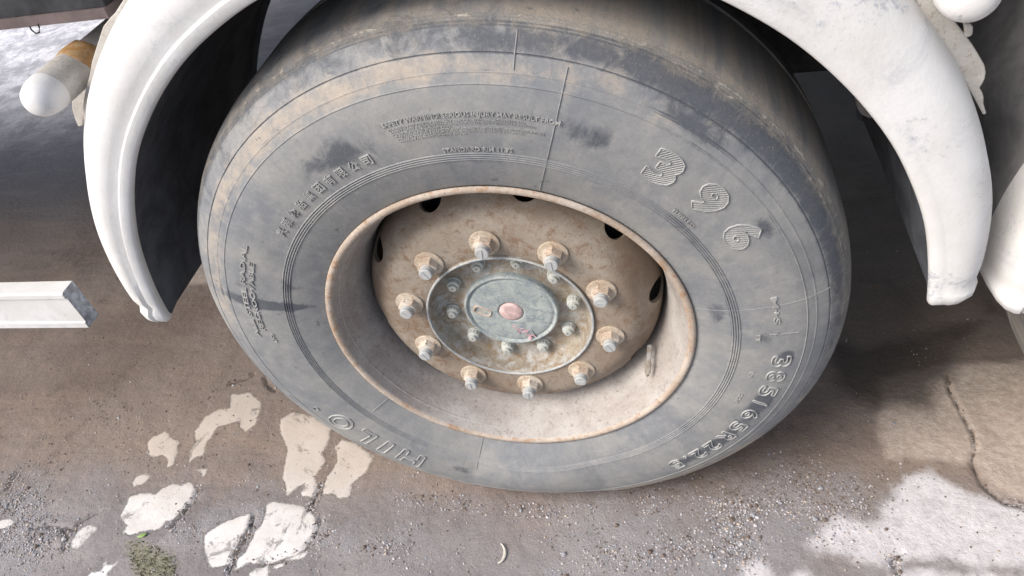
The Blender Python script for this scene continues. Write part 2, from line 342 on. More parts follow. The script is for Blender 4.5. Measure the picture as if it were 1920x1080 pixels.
# loose stones lying on the ground
def gravel():
    ico = []
    bm = bmesh.new(); bmesh.ops.create_icosphere(bm, subdivisions=1, radius=1)
    base = np.array([v.co[:] for v in bm.verts]); fb = np.array([[v.index for v in f.verts] for f in bm.faces]); bm.free()
    cand = np.column_stack([np.random.uniform(-1.5, 1.2, 230000), np.random.uniform(-.35, .75, 230000)])
    sl, sw_, stn, sc = sdf_polys(cand, LOOSE), sdf_polys(cand, WHITE), sdf_polys(cand, TAN), sdf_lines(cand, CRACK)
    pr = .020 + .02*(cand[:, 1] > .0) + (.20+.36*(cand[:, 1] < .02))*(sl < 0)*np.clip(-sl/.06, 0, 1) + .05*(sl < .03); pr = np.where(sw_ < .002, .010, pr); pr = np.where(stn < 0, .010, pr); pr = np.where(sc < .014, .30, pr)
    pr = np.where((np.abs(cand[:, 0]) < .33) & (cand[:, 1] > -.045) & (cand[:, 1] < .0), np.maximum(pr, .22), pr)
    pr *= np.where(cand[:, 1] > .25, .25, 1)
    clump = np.array([noise.noise((x*9, y*9, 2)) for x, y in cand]); pr *= np.clip(.9+2.2*clump, .1, 2.5)
    keep = cand[np.random.rand(len(cand)) < pr]
    keep = keep[~((np.abs(keep[:, 0]) < .16) & (keep[:, 1] > -.01) & (keep[:, 1] < .33))]
    vs_, fs_, mi = [], [], []
    for k, (x, y) in enumerate(keep):
        s = .0012+.0015*np.random.rand()**2 + (.0035*np.random.rand() if np.random.rand() < .02 else 0)
        if np.random.rand() < .0012: s += .004
        v = base*(1+.35*(np.random.rand(12, 1)-.5))*np.array([1, np.random.uniform(.6, 1.1), np.random.uniform(.45, .8)])*s
        a = np.random.rand()*6.3; v = v@np.array([[math.cos(a), math.sin(a), 0], [-math.sin(a), math.cos(a), 0], [0, 0, 1]])
        h = .0045*noise.noise((x*4, y*4, 3)) + .0022*noise.noise((x*14, y*14, 1)) - .004
        vs_.append(v+[x, y, h+s*.3]); fs_.append(fb+12*k); mi += [3 if random.random() < (.75 if y > .02 else .3) else random.choice((0, 0, 1, 1, 2))]*20
    me = mesh('gravel', np.concatenate(vs_), [tuple(map(int, f)) for f in np.concatenate(fs_)])
    for nm, c in (('pale_stone', (.50, .48, .48)), ('grey_stone', (.30, .295, .31)), ('tan_stone', (.46, .38, .31)), ('soil_clod', (.16, .12, .095))): me.materials.append(m_plain(nm, c, .3, 300))
    me.polygons.foreach_set('material_index', mi)
    tag(link('gravel', me, None, None, False), 'loose pale and grey gravel strewn over the dusty asphalt below the tyre', 'gravel', kind='stuff')
gravel()
def moss():
    v, f = [], []; q = gp(MOSS[0]); lo, hi = q.min(0), q.max(0)
    pts = np.random.uniform(lo, hi, (900, 2)); pts = pts[sdf_polys(pts, MOSS) < -.004]
    for x, y in pts:
        a = random.uniform(0, 6.3); l = random.uniform(.002, .006); h = random.uniform(.001, .005); b = len(v); dx, dy = math.cos(a), math.sin(a)
        v += [(x-dy*.0007, y+dx*.0007, -.006), (x+dy*.0007, y-dx*.0007, -.006), (x+dx*l*.6, y+dy*l*.6, -.002+h), (x+dx*l, y+dy*l, -.003+h*.5)]
        f += [(b, b+1, b+2), (b+1, b+3, b+2)]
    o = link('moss', mesh('moss', v, f), None, m_plain('olive_moss', (.24, .24, .13), .4, 90), False)
    tag(o, 'thin olive moss growing on the asphalt between the pale worn patches', 'moss', kind='stuff')
moss()

# ------------------------------------------------------------------ tyre
SIDE = [(-.001,.2975),(-.008,.315),(-.016,.34),(-.0195,.36),(-.022,.39),(-.021,.42),(-.016,.45),(-.006,.475),(.004,.492),(.018,.507),(.035,.517),(.06,.5235),(.10,.5265),(.16,.528)]
_R = np.array([p[1] for p in SIDE]); _Y = np.array([p[0] for p in SIDE])
_sp = np.array(smoothprof(SIDE, .0015))
def side_y(R): return float(np.interp(R, _sp[:, 1], _sp[:, 0]))
TR = .528
def deform(x, y, z):
    R = math.hypot(x, z); s = -z/max(R, 1e-6)
    if s > .6 and R > .3:
        k0 = (AZ/s-.3)/(TR-.3); k = min(1, k0) if k0 < .97 else min(1, k0)
        b = (1-k)*.14*math.sin(min(1, max(0, (R-.3)/.2))*PI)
        R2 = .3+(R-.3)*k; x, z = x*R2/R, z*R2/R; y += -b if y < .16 else b
    return x, y, z
def sp_(R, th, h=0.):
    """point on the outer sidewall at radius R, angle th (radians), raised by h"""
    y = side_y(R); e = .002; dy = (side_y(R+e)-side_y(R-e))/(2*e); l = math.hypot(1, dy)
    ny_, nr = -1/l, dy/l
    return deform((R+nr*h)*math.cos(th), y+ny_*h, (R+nr*h)*math.sin(th))
def tyre_mesh():
    prof = [(.014, .2845), (.004, .2925), (-.0005, .2965)]
    base = [tuple(p) for p in _sp if .2975 < p[1]]
    add = []
    for (y, R) in base: add.append([y, R])
    extra = []
    for Rc in (.3495, .3530, .3565, .3600):       # four moulded rings
        for dr, h in ((-.0012, 0), (-.0006, .0011), (0, .0014), (.0006, .0011), (.0012, 0)): extra.append((Rc+dr, h))
    for Rc, h in ((.4535, .0010), (.4665, .0006), (.4855, -.0014), (.5105, .0009), (.5215, .0012)):  # fine mould lines
        for dr, q in ((-.0013, 0), (0, 1), (.0013, 0)): extra.append((Rc+dr, h*q))
    ex = [e[0] for e in extra]
    lst = [(R, 0.) for y, R in add if R < .5255 and all(abs(R-e) > .0009 for e in ex)] + extra
    lst.sort()
    pr = list(prof)
    for R, h in lst: pr.append((side_y(R)-h, R))
    tread = [(.085, .5262)]
    for gc in (.215,):
        tread += [(gc-.007, .5275), (gc-.005, .519), (gc+.005, .519), (gc+.007, .5275)]
    tread += [(.25, .5260), (.275, .5235), (.29, .519), (.305, .508), (.322, .48), (.338, .44), (.340, .40), (.332, .34), (.322, .2975), (.308, .279)]
    pr += tread
    v, f = lathe(pr, 512); v = [deform(*p) for p in v]
    f = [(a, d, c, b) for a, b, c, d in f]
    me = mesh('tyre', v, f)
    n = len(v); tan = np.zeros(n); dark = np.zeros(n); scuff = np.zeros(n)
    V = np.array(v); R = np.hypot(V[:, 0], V[:, 2]); T = np.degrees(np.arctan2(V[:, 2], V[:, 0])); Y = V[:, 1]
    g = lambda x, c, s_: np.exp(-((x-c)/s_)**2)
    R0 = np.repeat(np.array([p[1] for p in pr]), 512)
    for Rc in (.3495, .3530, .3565, .3600, .4535, .4665, .5105): dark += .42*(np.abs(np.abs(R0-Rc)-.00125) < .0002)
    dark += .5*(np.abs(R0-.4855) < .0005)
    def ad(c): return (T-c+180) % 360-180
    tan += .75*g(R, .474, .024)*np.clip(1-np.abs(ad(118))/75, 0, 1)**.4 + .45*g(R, .505, .015)*(np.abs(ad(20)) < 60)
    tan += 1.5*st(R, .445, .482)*np.clip(1-np.abs(ad(-80))/50, 0, 1)**.5
    tan += .5*(Y > .035)*(R > .51); dark += .42*st(R, .503, .512)*np.clip(1-np.abs(ad(125))/48, 0, 1)**.5
    dark += .74*g(R, .499, .019)*np.clip(1-np.abs(ad(62))/110, 0, 1)**.5*(T > -40) + .5*g(R, .497, .012)*g(ad(35), 0, 30)
    for (Rc, Tc, sr, stt, a) in ((.402,114,.024,9,.6),(.40,88,.03,12,.28),(.41,66,.022,5,.6),(.385,165.6,.075,1.6,1.2),(.43,-4,.012,2.2,.8),(.425,-20,.018,5.5,.9),(.425,-36,.016,9,.75),
                                 (.425,-49,.014,5,.55),(.345,158,.02,3,.4),(.36,40,.015,6,.35),(.39,2,.02,4,.45),(.335,10,.02,6,.4),(.47,52,.012,6,.6),(.44,30,.012,3,.5),(.40,-112,.02,4,.5),(.43,160,.01,2,.4),(.315,173,.006,2,.5)):
        dark += 1.4*a*g(R, Rc, sr)*g(ad(Tc), 0, stt)
    scuff += .85*g(R, .513, .009)*(T > -5)*(T < 150) + .35*g(R, .50, .012)*(np.abs(ad(20)) < 40) + .25*(Y > .03)*(Y < .08) + .4*g(R,.49,.01)*(np.abs(ad(-15))<28)
    for nm, arr in (('tan', tan), ('dark', dark), ('scuff', scuff)):
        at = me.attributes.new(nm, 'FLOAT', 'POINT'); at.data.foreach_set('value', arr.astype(np.float32))
    return me

OFF = (0, -.16, AZ)
wheel = thing('truck_wheel', 'worn dusty trailer wheel with raised 396 digits on its tyre, filling the middle', 'wheel', (0, .16, 0), 'trailer wheels under the white mudguards')
tyre = link('tyre', tyre_mesh(), wheel, M['rubber'], True, OFF)
tyre.data.set_sharp_from_angle(angle=rad(40))

def glyph(body, bold=0., extrude=0., res=3):
    c = bpy.data.curves.new('t', 'FONT'); c.body = body; c.size = 1; c.resolution_u = res; c.offset = bold; c.extrude = extrude
    o = bpy.data.objects.new('t', c); S.collection.objects.link(o); bpy.context.view_layer.update()
    ev = o.evaluated_get(bpy.context.evaluated_depsgraph_get()); me = ev.to_mesh()
    v = np.array([q.co[:] for q in me.vertices]).reshape(-1, 3); f = [tuple(p.vertices) for p in me.polygons]
    ev.to_mesh_clear(); bpy.data.objects.remove(o); bpy.data.curves.remove(c); return v, f
def loops(v, f):
    key = {}; idx = []                     # merge doubles then follow the boundary
    for p in v: idx.append(key.setdefault((round(float(p[0]), 4), round(float(p[1]), 4)), len(key)))
    pos = {i: k for k, i in key.items()}; ed = {}
    for p in f:
        q = [idx[i] for i in p]
        for a, b in zip(q, q[1:]+q[:1]):
            if a != b: ed[(a, b)] = ed.get((a, b), 0)+1
    nxt = {a: b for a, b in ed if (b, a) not in ed}; out = []
    while nxt:
        a = next(iter(nxt)); l = []
        while a in nxt: l.append(pos[a]); a = nxt.pop(a)
        if len(l) > 2: out.append(np.array(l))
    return out
def ridge(poly, fn, hw=.0012, h=.0021, closed=True):
    """a small triangular ridge following a polyline given in the flat text plane"""
    pts = [np.array(p, float) for p in poly]; n = len(pts); v, f = [], []
    for i in range(n):
        a = pts[(i-1) % n] if closed or i else pts[0]; b = pts[(i+1) % n] if closed or i < n-1 else pts[-1]
        t = b-a; l = np.hypot(*t); t = t/l if l > 1e-9 else np.array([1., 0]); nn = np.array([-t[1], t[0]])*hw
        v += [fn(*(pts[i]-nn), -.0003), fn(*(pts[i]-nn*.35), h), fn(*(pts[i]+nn*.35), h), fn(*(pts[i]+nn), -.0003)]
    for i in range(n if closed else n-1):
        j = (i+1) % n
        for k in range(3): f.append((4*i+k, 4*i+k+1, 4*j+k+1, 4*j+k))
    return v, f
def join(parts):
    V_, F_ = [], []
    for v, f in parts:
        b = len(V_); V_ += list(v); F_ += [tuple(i+b for i in q) for q in f]
    return V_, F_
def mapper(th0, R0): return lambda x, y, h=0.: sp_(R0+y, rad(th0)-x/R0, h)
def resample(l, step, closed=True):
    out = []; n = len(l)
    for i in range(n if closed else n-1):
        a, b = l[i], l[(i+1) % n]; k = max(1, int(np.hypot(*(b-a))/step))
        for j in range(k): out.append(a+(b-a)*j/k)
    return out
def outline_glyph(ch, th, Rc, w_, h_, name, bold=.03, hatch=None, hw=.0011, inner=0.):
    v, f = glyph(ch, bold); L = loops(v, f); A = np.concatenate(L); lo, hi = A.min(0), A.max(0)
    tr = lambda l: (l-(lo+hi)/2)/(hi-lo)*np.array([w_, h_])
    L = [tr(l) for l in L]; fn = mapper(th, Rc); parts = [ridge(resample(l, .004), fn, hw) for l in L]
    if hatch is not None:
        ca, sa = math.cos(hatch), math.sin(hatch); rot_ = lambda p: np.array([p[0]*ca+p[1]*sa, -p[0]*sa+p[1]*ca]); unr = lambda p: np.array([p[0]*ca-p[1]*sa, p[0]*sa+p[1]*ca])
        RL = [np.array([rot_(p) for p in l]) for l in L]; Y0 = -h_
        while Y0 < h_:
            xs = []
            for l in RL:
                for i in range(len(l)):
                    a, b = l[i], l[(i+1) % len(l)]
                    if (a[1] > Y0) != (b[1] > Y0): xs.append(a[0]+(b[0]-a[0])*(Y0-a[1])/(b[1]-a[1]))
            xs.sort()
            for a, b in zip(xs[::2], xs[1::2]):
                if b-a > .003: parts.append(ridge(resample([unr((a, Y0)), unr((b, Y0))], .005, False)+[unr((b, Y0))], fn, .00075, .0016, False))
            Y0 += .0030
    o = link(name, mesh(name, *join(parts)), tyre, M['raised'], True); return o
for ch, th in (('3', 51.8), ('9', 41.4), ('6', 31.2)):
    o = outline_glyph(ch, th, .411, .042, .047, 'raised_digit', .05, rad(48)); o['label'] = 'large raised hatched digit %s on the sidewall' % ch
for ch, th in zip('385/65R22.5', (-5.4, -10.3, -15.4, -19.8, -24.4, -29.6, -34.4, -39.2, -43.9, -47.2, -51.0)):
    w_, h_ = {'/': (.010, .026), '.': (.006, .006)}.get(ch, (.024, .028))
    o = outline_glyph(ch, th, .4235-(.010 if ch == '.' else 0), w_, h_, 'raised_digit' if ch.isdigit() else 'raised_letter' if ch == 'R' else 'raised_mark', .025, None, .0010)
for ch, th, w_ in (('H', -126.2, .048), ('I', -133.8, .016), ('L', -140.4, .032), ('O', -148.2, .046)):
    outline_glyph(ch, th, .417, w_, .050, 'raised_letter', .03, None, .0013)
fn = mapper(-155.3, .431)
parts = [ridge([np.array([.0055*math.cos(a), .0055*math.sin(a)]) for a in np.linspace(0, 2*PI, 16)[:-1]], fn, .0008)]
link('raised_mark', mesh('raised_mark', *join(parts)), tyre, M['rubber'])
def raised_text(body, th0, th1, Rc, h_, name='raised_lettering', thick=.0016, bold=.01):
    v, f = glyph(body, bold, .5, 2); lo, hi = v.min(0), v.max(0); span = rad(th0-th1)*Rc
    nv = [mapper(th0, Rc)((p[0]-lo[0])/(hi[0]-lo[0])*span, (p[1]-(lo[1]+hi[1])/2)/(hi[1]-lo[1])*h_, (thick if p[2] > 0 else -.0004)) for p in v]
    return link(name, mesh(name, nv, f), tyre, M['raised'], False)
raised_text('SAFETY WARNING! SERIOUS INJURY MAY RESULT FROM:', 102.2, 71.0, .4165, .0078)
for i, (t, e) in enumerate((('EXPLOSION OF TIRE/RIM ASSEMBLY DUE TO IMPROPER MOUNTING. USE', 77), ('SAFETY CAGE & CLIP-ON EXTENSION AIR HOSE. ONLY SPECIALLY TRAINED', 75.2), ('PERSONS SHOULD MOUNT TIRES.', 90),
        ('TIRE FAILURE DUE TO UNDER-INFLATION/OVERLOADING/OVER-INFLATION', 73.6), ('FOLLOW TIRE MANUFACTURERS INSTRUCTIONS. CHECK INFLATION', 77), ('PRESSURE FREQUENTLY WITH GAUGE', 87.5))):
    raised_text(t, 101.6-.25*i, e, .4095-.0038*i, .0026, thick=.0009)
raised_text('STANDARD RIM 11.75', 93.0, 79.0, .3672, .0062)
for i, ch in enumerate('兴源轮胎集团有限公司'):
    c = 139.6-i*3.42; raised_text(ch, c+1.1, c-1.1, .3805, .0145, 'raised_character', .0020)
raised_text('REGROOVABLE', 174.5, 152.5, .4085, .0085, thick=.0019); raised_text('ALL STEEL RADIAL', 177, 148, .4225, .0085, thick=.0019)
raised_text('(S)', 178.8, 175.6, .3955, .0065); raised_text('TUBELESS', 44.6, 38.2, .3700, .0058); raised_text('M+S', 13.8, 6.2, .4110, .0088, thick=.0019)
raised_text('TT', 3.5, 1, .3850, .006); raised_text('15', -9.5, -11.5, .3860, .006); raised_text('220', -18, -21.5, .3870, .006)
def mould_line(R0, R1, th, bend=0., hw=.0009, h=.0012):
    pts = [np.array([(R-.3)*bend*.1, R-.4]) for R in np.arange(R0, R1, .006)]
    link('mould_line', mesh('mould_line', *ridge(pts, mapper(th, .4), hw, h, False)), tyre, M['rubber'])
mould_line(.3005, .486, 72.1); mould_line(.3005, .49, 11.2, 0, .0007, .0007); mould_line(.3005, .388, -107.9); mould_line(.47, .51, 79.5); mould_line(.3005, .345, -146, .2); mould_line(.40, .445, 3.5, .3)
def rubber_hair(th, R, l):
    a = np.array(sp_(R, rad(th), 0)); nrm = np.array(sp_(R, rad(th), 1.))-a; s = random.uniform(-.3, .3)
    d = nrm*l+np.array([s*l, 0, random.uniform(.1, .5)*l]); v, f = [], []
    for t in (0, .5, 1.):
        p = a+d*t+np.array([0, 0, .001*t*t]); r = .00045*(1-.5*t)
        for k in range(4): v.append(tuple(p+np.array([math.cos(k*PI/2)*r, 0, math.sin(k*PI/2)*r])))
    for i in range(2):
        for k in range(4): f.append((4*i+k, 4*i+(k+1) % 4, 4*i+4+(k+1) % 4, 4*i+4+k))
    link('rubber_hair', mesh('rubber_hair', v, f), tyre, M['rubber'])
for th in np.arange(4, 364, 13.5): rubber_hair(th+random.uniform(-2, 2), .3015, random.uniform(.004, .009))
for th in np.arange(0, 360, 17): rubber_hair(th+random.uniform(-4, 4), random.choice((.347, .3625, .468, .366)), random.uniform(.0015, .004))

# ------------------------------------------------------------------ rim
def boolean_cut(me, holes, r, y0, y1, Rh):
    o = bpy.data.objects.new('tmp', me); S.collection.objects.link(o)
    bm = bmesh.new()
    for th in holes:
        c = Vector((Rh*math.cos(th), (y0+y1)/2, Rh*math.sin(th)))
        ax = Vector((math.cos(th)*.55, -.83, math.sin(th)*.55)).normalized()
        bmesh.ops.create_cone(bm, cap_ends=True, segments=24, radius1=r, radius2=r, depth=.10, matrix=Matrix.Translation(c)@ax.to_track_quat('Z', 'Y').to_matrix().to_4x4())
    cm = bpy.data.meshes.new('c'); bm.to_mesh(cm); bm.free()
    c = bpy.data.objects.new('c', cm); S.collection.objects.link(c)
    md = o.modifiers.new('b', 'BOOLEAN'); md.operation = 'DIFFERENCE'; md.object = c; md.solver = 'EXACT'
    bpy.context.view_layer.update(); dg = bpy.context.evaluated_depsgraph_get()
    res = bpy.data.meshes.new_from_object(o.evaluated_get(dg)); bpy.data.objects.remove(o); bpy.data.objects.remove(c); return res
barrel = [(.013,.2785),(.004,.289),(-.001,.2955),(-.0035,.2975),(-.006,.2965),(-.007,.2925),(-.0065,.2885),(-.003,.2855),(.004,.283),(.014,.279),(.028,.2735),(.045,.2685),(.060,.2625),(.077,.2575),(.10,.2545),(.14,.2525),(.20,.252),(.26,.258),(.30,.272),(.318,.2835),(.326,.288),(.326,.296),(.318,.297),(.312,.283)]
v, f = lathe(smoothprof(barrel, .003), 192)
rim = link('rim', mesh('rim', v, f), wheel, None, True, OFF)
rim.data.materials.append(M['barrel']); rim.data.materials.append(M['edge'])
for p in rim.data.polygons:
    if p.center.y < .006 and math.hypot(p.center.x, p.center.z) > .2865: p.material_index = 1
disc_f = smoothprof([(.036,.1395),(.0345,.150),(.0345,.175),(.035,.190),(.038,.203),(.045,.214),(.056,.226),(.070,.238),(.088,.246),(.115,.250),(.150,.2515)], .004)
disc_b = [(y+.010, R-.002) for y, R in disc_f][::-1]
v, f = lathe(disc_f+disc_b, 160, True)
dm = boolean_cut(mesh('d', v, [q[::-1] for q in f]), [rad(4.7+36*k) for k in range(10)], .0215, .070, .078, .2425)
dm.polygons.foreach_set('use_smooth', [True]*len(dm.polygons)); dm.set_sharp_from_angle(angle=rad(40))
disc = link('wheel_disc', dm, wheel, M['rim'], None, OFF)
v, f = lathe([(.11, .10), (.11, .205), (.12, .215), (.30, .215), (.30, .05)], 96)
link('brake_drum', mesh('brake_drum', v, f), wheel, M['dark'], 40, OFF)
# valve stem, mud covered
a, b = onY(1214, 704, .028), onY(1218, 650, .058)
pts = [np.array(a)+(np.array(b)-np.array(a))*t for t in np.linspace(0, 1, 9)]; v, f = [], []
for i, p in enumerate(pts):
    r = (.0022, .0048, .0055, .0052, .0042, .0035, .0038, .0042, .0045)[i]+random.uniform(-.0006, .0006)
    for k in range(10):
        e = k*PI/5; v.append((p[0]+r*math.cos(e), p[1]+r*.6*math.sin(e), p[2]+r*.5*math.sin(e)))
for i in range(8):
    for k in range(10): f.append((10*i+k, 10*i+(k+1) % 10, 10*i+10+(k+1) % 10, 10*i+10+k))
f.append(tuple(range(9, -1, -1)))
link('valve_stem', mesh('valve_stem', v, f), wheel, M['hub'], True, OFF)

# wheel nuts, each with washer collar and stud
def nut_meshes():
    cv, cf = lathe([(.0345, .0222), (.0342, .0234), (.0318, .0236), (.0308, .0228), (.0306, .0205), (.0303, .0185), (.0298, .010)], 40)
    v, f = [], []
    for y, s in ((.0305, 1.), (.0195, 1.), (.0172, .92), (.0163, .74)):
        for k in range(24):
            a = k*PI/12; hexr = .0140/math.cos(((a+PI/6) % (PI/3))-PI/6)
            r = hexr*s if s == 1. else min(hexr, .0155)*s+(.0 if s > .8 else 0)
            v.append((r*math.cos(a), y, r*math.sin(a)))
    for i in range(3):
        for k in range(24): f.append((24*i+k, 24*i+(k+1) % 24, 24*i+24+(k+1) % 24, 24*i+24+k))
    f.append(tuple(24*3+k for k in range(24)))
    sv, sf = lathe([(.0170, .0112), (.0150, .0106), (.0134, .0112), (.0118, .0106), (.0100, .0111), (.0066, .0106), (.0055, .0092), (.0055, .0018)], 28)
    b = len(sv); sf.append(tuple(7*28+k for k in range(28)))
    for x, y, z in ((-.0078, .0056, -.0011), (.0078, .0056, -.0011), (.0078, .0056, .0011), (-.0078, .0056, .0011), (-.0078, .0044, -.0007), (.0078, .0044, -.0007), (.0078, .0044, .0007), (-.0078, .0044, .0007)): sv.append((x, y, z))
    for q in ((4, 5, 6, 7), (0, 1, 5, 4), (2, 3, 7, 6), (1, 2, 6, 5), (3, 0, 4, 7)): sf.append(tuple(i+b for i in q))
    out = []
    for nm, vv, ff in (('wheel_nut', v, f), ('washer', cv, cf), ('stud', sv, sf)):
        me = mesh(nm, vv, ff); bm = bmesh.new(); bm.from_mesh(me); bmesh.ops.recalc_face_normals(bm, faces=bm.faces); bm.to_mesh(me); bm.free(); sharp(me, 28); out.append(me)
    return out
nm_, wm_, sm_ = nut_meshes(); nm_.materials.append(M['nut']); wm_.materials.append(M['washer']); sm_.materials.append(M['stud'])
for k in range(10):
    th = rad(93.8+36*k); n_ = link('wheel_nut', nm_, wheel, None, None, (OFF[0]+.1675*math.cos(th), OFF[1]+.0003*k % .001, OFF[2]+.1675*math.sin(th)))
    n_.rotation_euler = (0, random.uniform(0, 6.28), 0)
    link('washer', wm_, n_, None, None); s_ = link('stud', sm_, n_, None, None, (0, random.uniform(-.0015, .0015), 0))
    s_.rotation_euler = (0, random.uniform(0, 3), 0)

# hub: lip, recessed flange, bolts, cap
hubp = [(.050,.1392),(.0315,.1392),(.0302,.1382),(.0302,.1362),(.0320,.1350),(.052,.1332),(.064,.128),(.068,.120),(.070,.108),(.069,.095),(.066,.086),(.062,.081),(.062,.05)]
v, f = lathe(hubp, 128); hub = link('hub', mesh('hub', v, f), wheel, None, 30, OFF)
hub.data.materials.append(M['hub']); hub.data.materials.append(M['hubring']); hub.data.polygons.foreach_set('use_smooth', [True]*len(hub.data.polygons)); hub.data.set_sharp_from_angle(angle=rad(30))
for p in hub.data.polygons:
    if math.hypot(p.center.x, p.center.z) > .1340 and p.center.y < .040: p.material_index = 1
bv, bf = [], []
for y, r, sr in ((.070, .0118, 0), (.066, .0122, 0), (.0655, .0112, .0008), (.058, .0106, .0008), (.0565, .0088, 0), (.056, .0068, 0), (.0515, .0064, 0), (.0510, .0052, 0), (.0510, .0018, 0), (.0530, .0015, 0)):
    for k in range(36): a = k*PI/18; rr = r-(sr if k % 3 == 0 else 0); bv.append((rr*math.cos(a), y, rr*math.sin(a)))
for i in range(9):
    for k in range(36): bf.append((36*i+k, 36*i+36+k, 36*i+36+(k+1) % 36, 36*i+(k+1) % 36))
bf.append(tuple(9*36+k for k in range(36)))
bm_ = sharp(mesh('hub_bolt', bv, bf), 30); bm_.materials.append(M['bolt'])
for k in range(10):
    th = rad(4.7+36*k); o = link('hub_bolt', bm_, hub, None, None, (.1048*math.cos(th), 0, .1048*math.sin(th))); o.rotation_euler = (0, random.uniform(0, 6), 0)
capp = [(.072,.0815),(.054,.0795),(.0515,.0785),(.0505,.0765),(.0515,.0745),(.0545,.0735),(.0555,.0715),(.0535,.0690),(.0525,.060),(.0515,.040),(.051,.024),(.0512,.0222),(.0530,.0212),(.0535,.0)]
v, f = lathe(smoothprof(capp, .002), 96); cap = link('hub_cap', mesh('hub_cap', v, f), wheel, M['cap'], True, OFF)
def disc_fn(cx, cz, ang, y0):
    ca, sa = math.cos(ang), math.sin(ang)
    return lambda x, y, h=0.: (cx+x*ca-y*sa, y0-h, cz+x*sa+y*ca)
# (winding mirrored by the plane: ridges are open strips so it does not matter)
v, f = lathe([(.0535, .0196), (.0515, .0198), (.0500, .0190), (.0486, .015), (.0480, .007), (.0478, .0005)], 40)
link('centre_plug', mesh('centre_plug', v, [q[::-1] for q in f]), cap, M['pink'])
P0 = onY(905, 583, .052); loop_ = [np.array([.0145*np.sign(math.cos(a))*abs(math.cos(a))**.5, .0078*np.sign(math.sin(a))*abs(math.sin(a))**.5]) for a in np.linspace(0, 2*PI, 33)[:-1]]
link('raised_loop', mesh('raised_loop', *join([ridge(loop_, disc_fn(P0[0], P0[2], rad(-30), .0522), .0022, .0028), ridge([np.array([-.007, .001]), np.array([.007, -.001])], disc_fn(P0[0], P0[2], rad(-30), .0522), .0012, .0016, False)])), cap, M['edge'])
parts = []
for i in range(16):
    t = i/15; px = 963+t*38; py = 612+t*20+random.uniform(-5, 6); q = onY(px, py, .052); a = random.uniform(0, PI)
    l = random.uniform(.003, .0048); parts.append(ridge([np.array([-l, 0]), np.array([0, random.uniform(-.001, .001)]), np.array([l, 0])], disc_fn(q[0], q[2], a, .0525), .0011, .0017, False))
link('worn_lettering', mesh('worn_lettering', *join(parts)), cap, M['pinkl'])
a, b = onY(984, 600, .052), onY(1006, 632, .052); a2 = onY(995, 614, .052)
pl = [np.array([p[0], p[2]]) for p in (a, a2, b)]
link('scratch', mesh('scratch', *ridge(pl, lambda x, z, h=0.: (x, .0523-h*.3, z), .0006, .0008, False)), cap, M['dark'])
v, f = glyph('99', .02, .5); q = onY(1092, 609, .069)
nv = [(q[0]+(p[0]-.6)*.011, .0695-(.0009 if p[2] > 0 else -.0005), q[2]+(p[1]-.35)*.011) for p in v]
link('cast_number', mesh('cast_number', nv, f), hub, M['hubring'], False)

# ------------------------------------------------------------------ mudguards
DEP = .49
def mudguard_mesh():
    NA = 150; a0, a1 = rad(5.2), rad(176.5); v, f, mi = [], [], []
    def section(t):
        e = min(t, 1-t); k = 1-math.exp(-e*9)
        rs = 1-st(t, .25, .75); dR = .052+.014*rs+(.046-.004*rs)*k; dR = float(dR*.97); c = float(st(t, .42, .62)); r0 = .6035
        pts = [(.012, r0+.004), (.002, r0), (-.004, r0+.001), (-.0072, r0+.004), (-.0078, r0+.0165), (-.0078+.0030*c, r0+.0185), (-.0078+.0035*c, r0+.0215),
               (-.0095, r0+.20*dR+.014), (-.0085, r0+.60*dR), (-.001, r0+.80*dR), (.016, r0+.93*dR), (.045, r0+.985*dR), (.090, r0+dR), (.20, r0+dR), (.35, r0+dR), (DEP-.01, r0+dR), (DEP, r0+dR-.006),
               (DEP, r0), (DEP-.006, r0-.003), (DEP-.012, r0+.006), (.30, r0+.010), (.15, r0+.010), (.04, r0+.009)]
        if e < .012:
            q = 1-math.sqrt(max(0, 1-(1-e/.012)**2)); rm = r0+.35*dR
            pts = [(y+(.010*q if y < .1 else 0), rm+(R-rm)*(1-.25*q)) for y, R in pts]
        return pts
    n = None
    ts = np.linspace(0, 1, NA); ts = np.unique(np.concatenate([ts, [.0005, .0015, .003, .0045, .008, .012]+[1-.0005, 1-.0015, 1-.003, 1-.0045, 1-.008, 1-.012]]))
    for t in ts:
        pts = section(t); n = len(pts); A = a0+(a1-a0)*t
        e = min(t, 1-t); bead = .0022*math.exp(-((e-.010)/.0045)**2)-.0035*math.exp(-((e-.020)/.004)**2)
        for i, (y, R) in enumerate(pts):
            if 4 <= i <= 14: R += bead; y -= bead*.6
            wob = .0012*noise.noise((A*6, y*14, .3)); v.append(((R+wob)*math.cos(A), y, (R+wob)*math.sin(A)))
    m_ = len(ts)
    for i in range(m_-1):
        for j in range(n):
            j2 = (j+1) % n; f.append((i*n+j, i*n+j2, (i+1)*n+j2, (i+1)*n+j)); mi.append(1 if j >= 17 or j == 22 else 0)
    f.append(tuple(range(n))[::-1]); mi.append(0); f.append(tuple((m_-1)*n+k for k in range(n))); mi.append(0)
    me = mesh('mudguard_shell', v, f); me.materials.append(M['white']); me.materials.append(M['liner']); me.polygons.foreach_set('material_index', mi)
    bm = bmesh.new(); bm.from_mesh(me); bmesh.ops.recalc_face_normals(bm, faces=bm.faces); bm.to_mesh(me); bm.free(); sharp(me, 50); return me
mgm = mudguard_mesh()
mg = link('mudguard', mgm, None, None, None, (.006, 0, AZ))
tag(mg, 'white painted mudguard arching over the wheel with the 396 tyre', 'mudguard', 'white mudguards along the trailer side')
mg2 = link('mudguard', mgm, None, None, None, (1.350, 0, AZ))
mm2 = mgm.copy(); mm2.materials.append(m_plain('grey_flank_shade', (.20, .195, .19), .35, 9, .9)); mg2.data = mm2
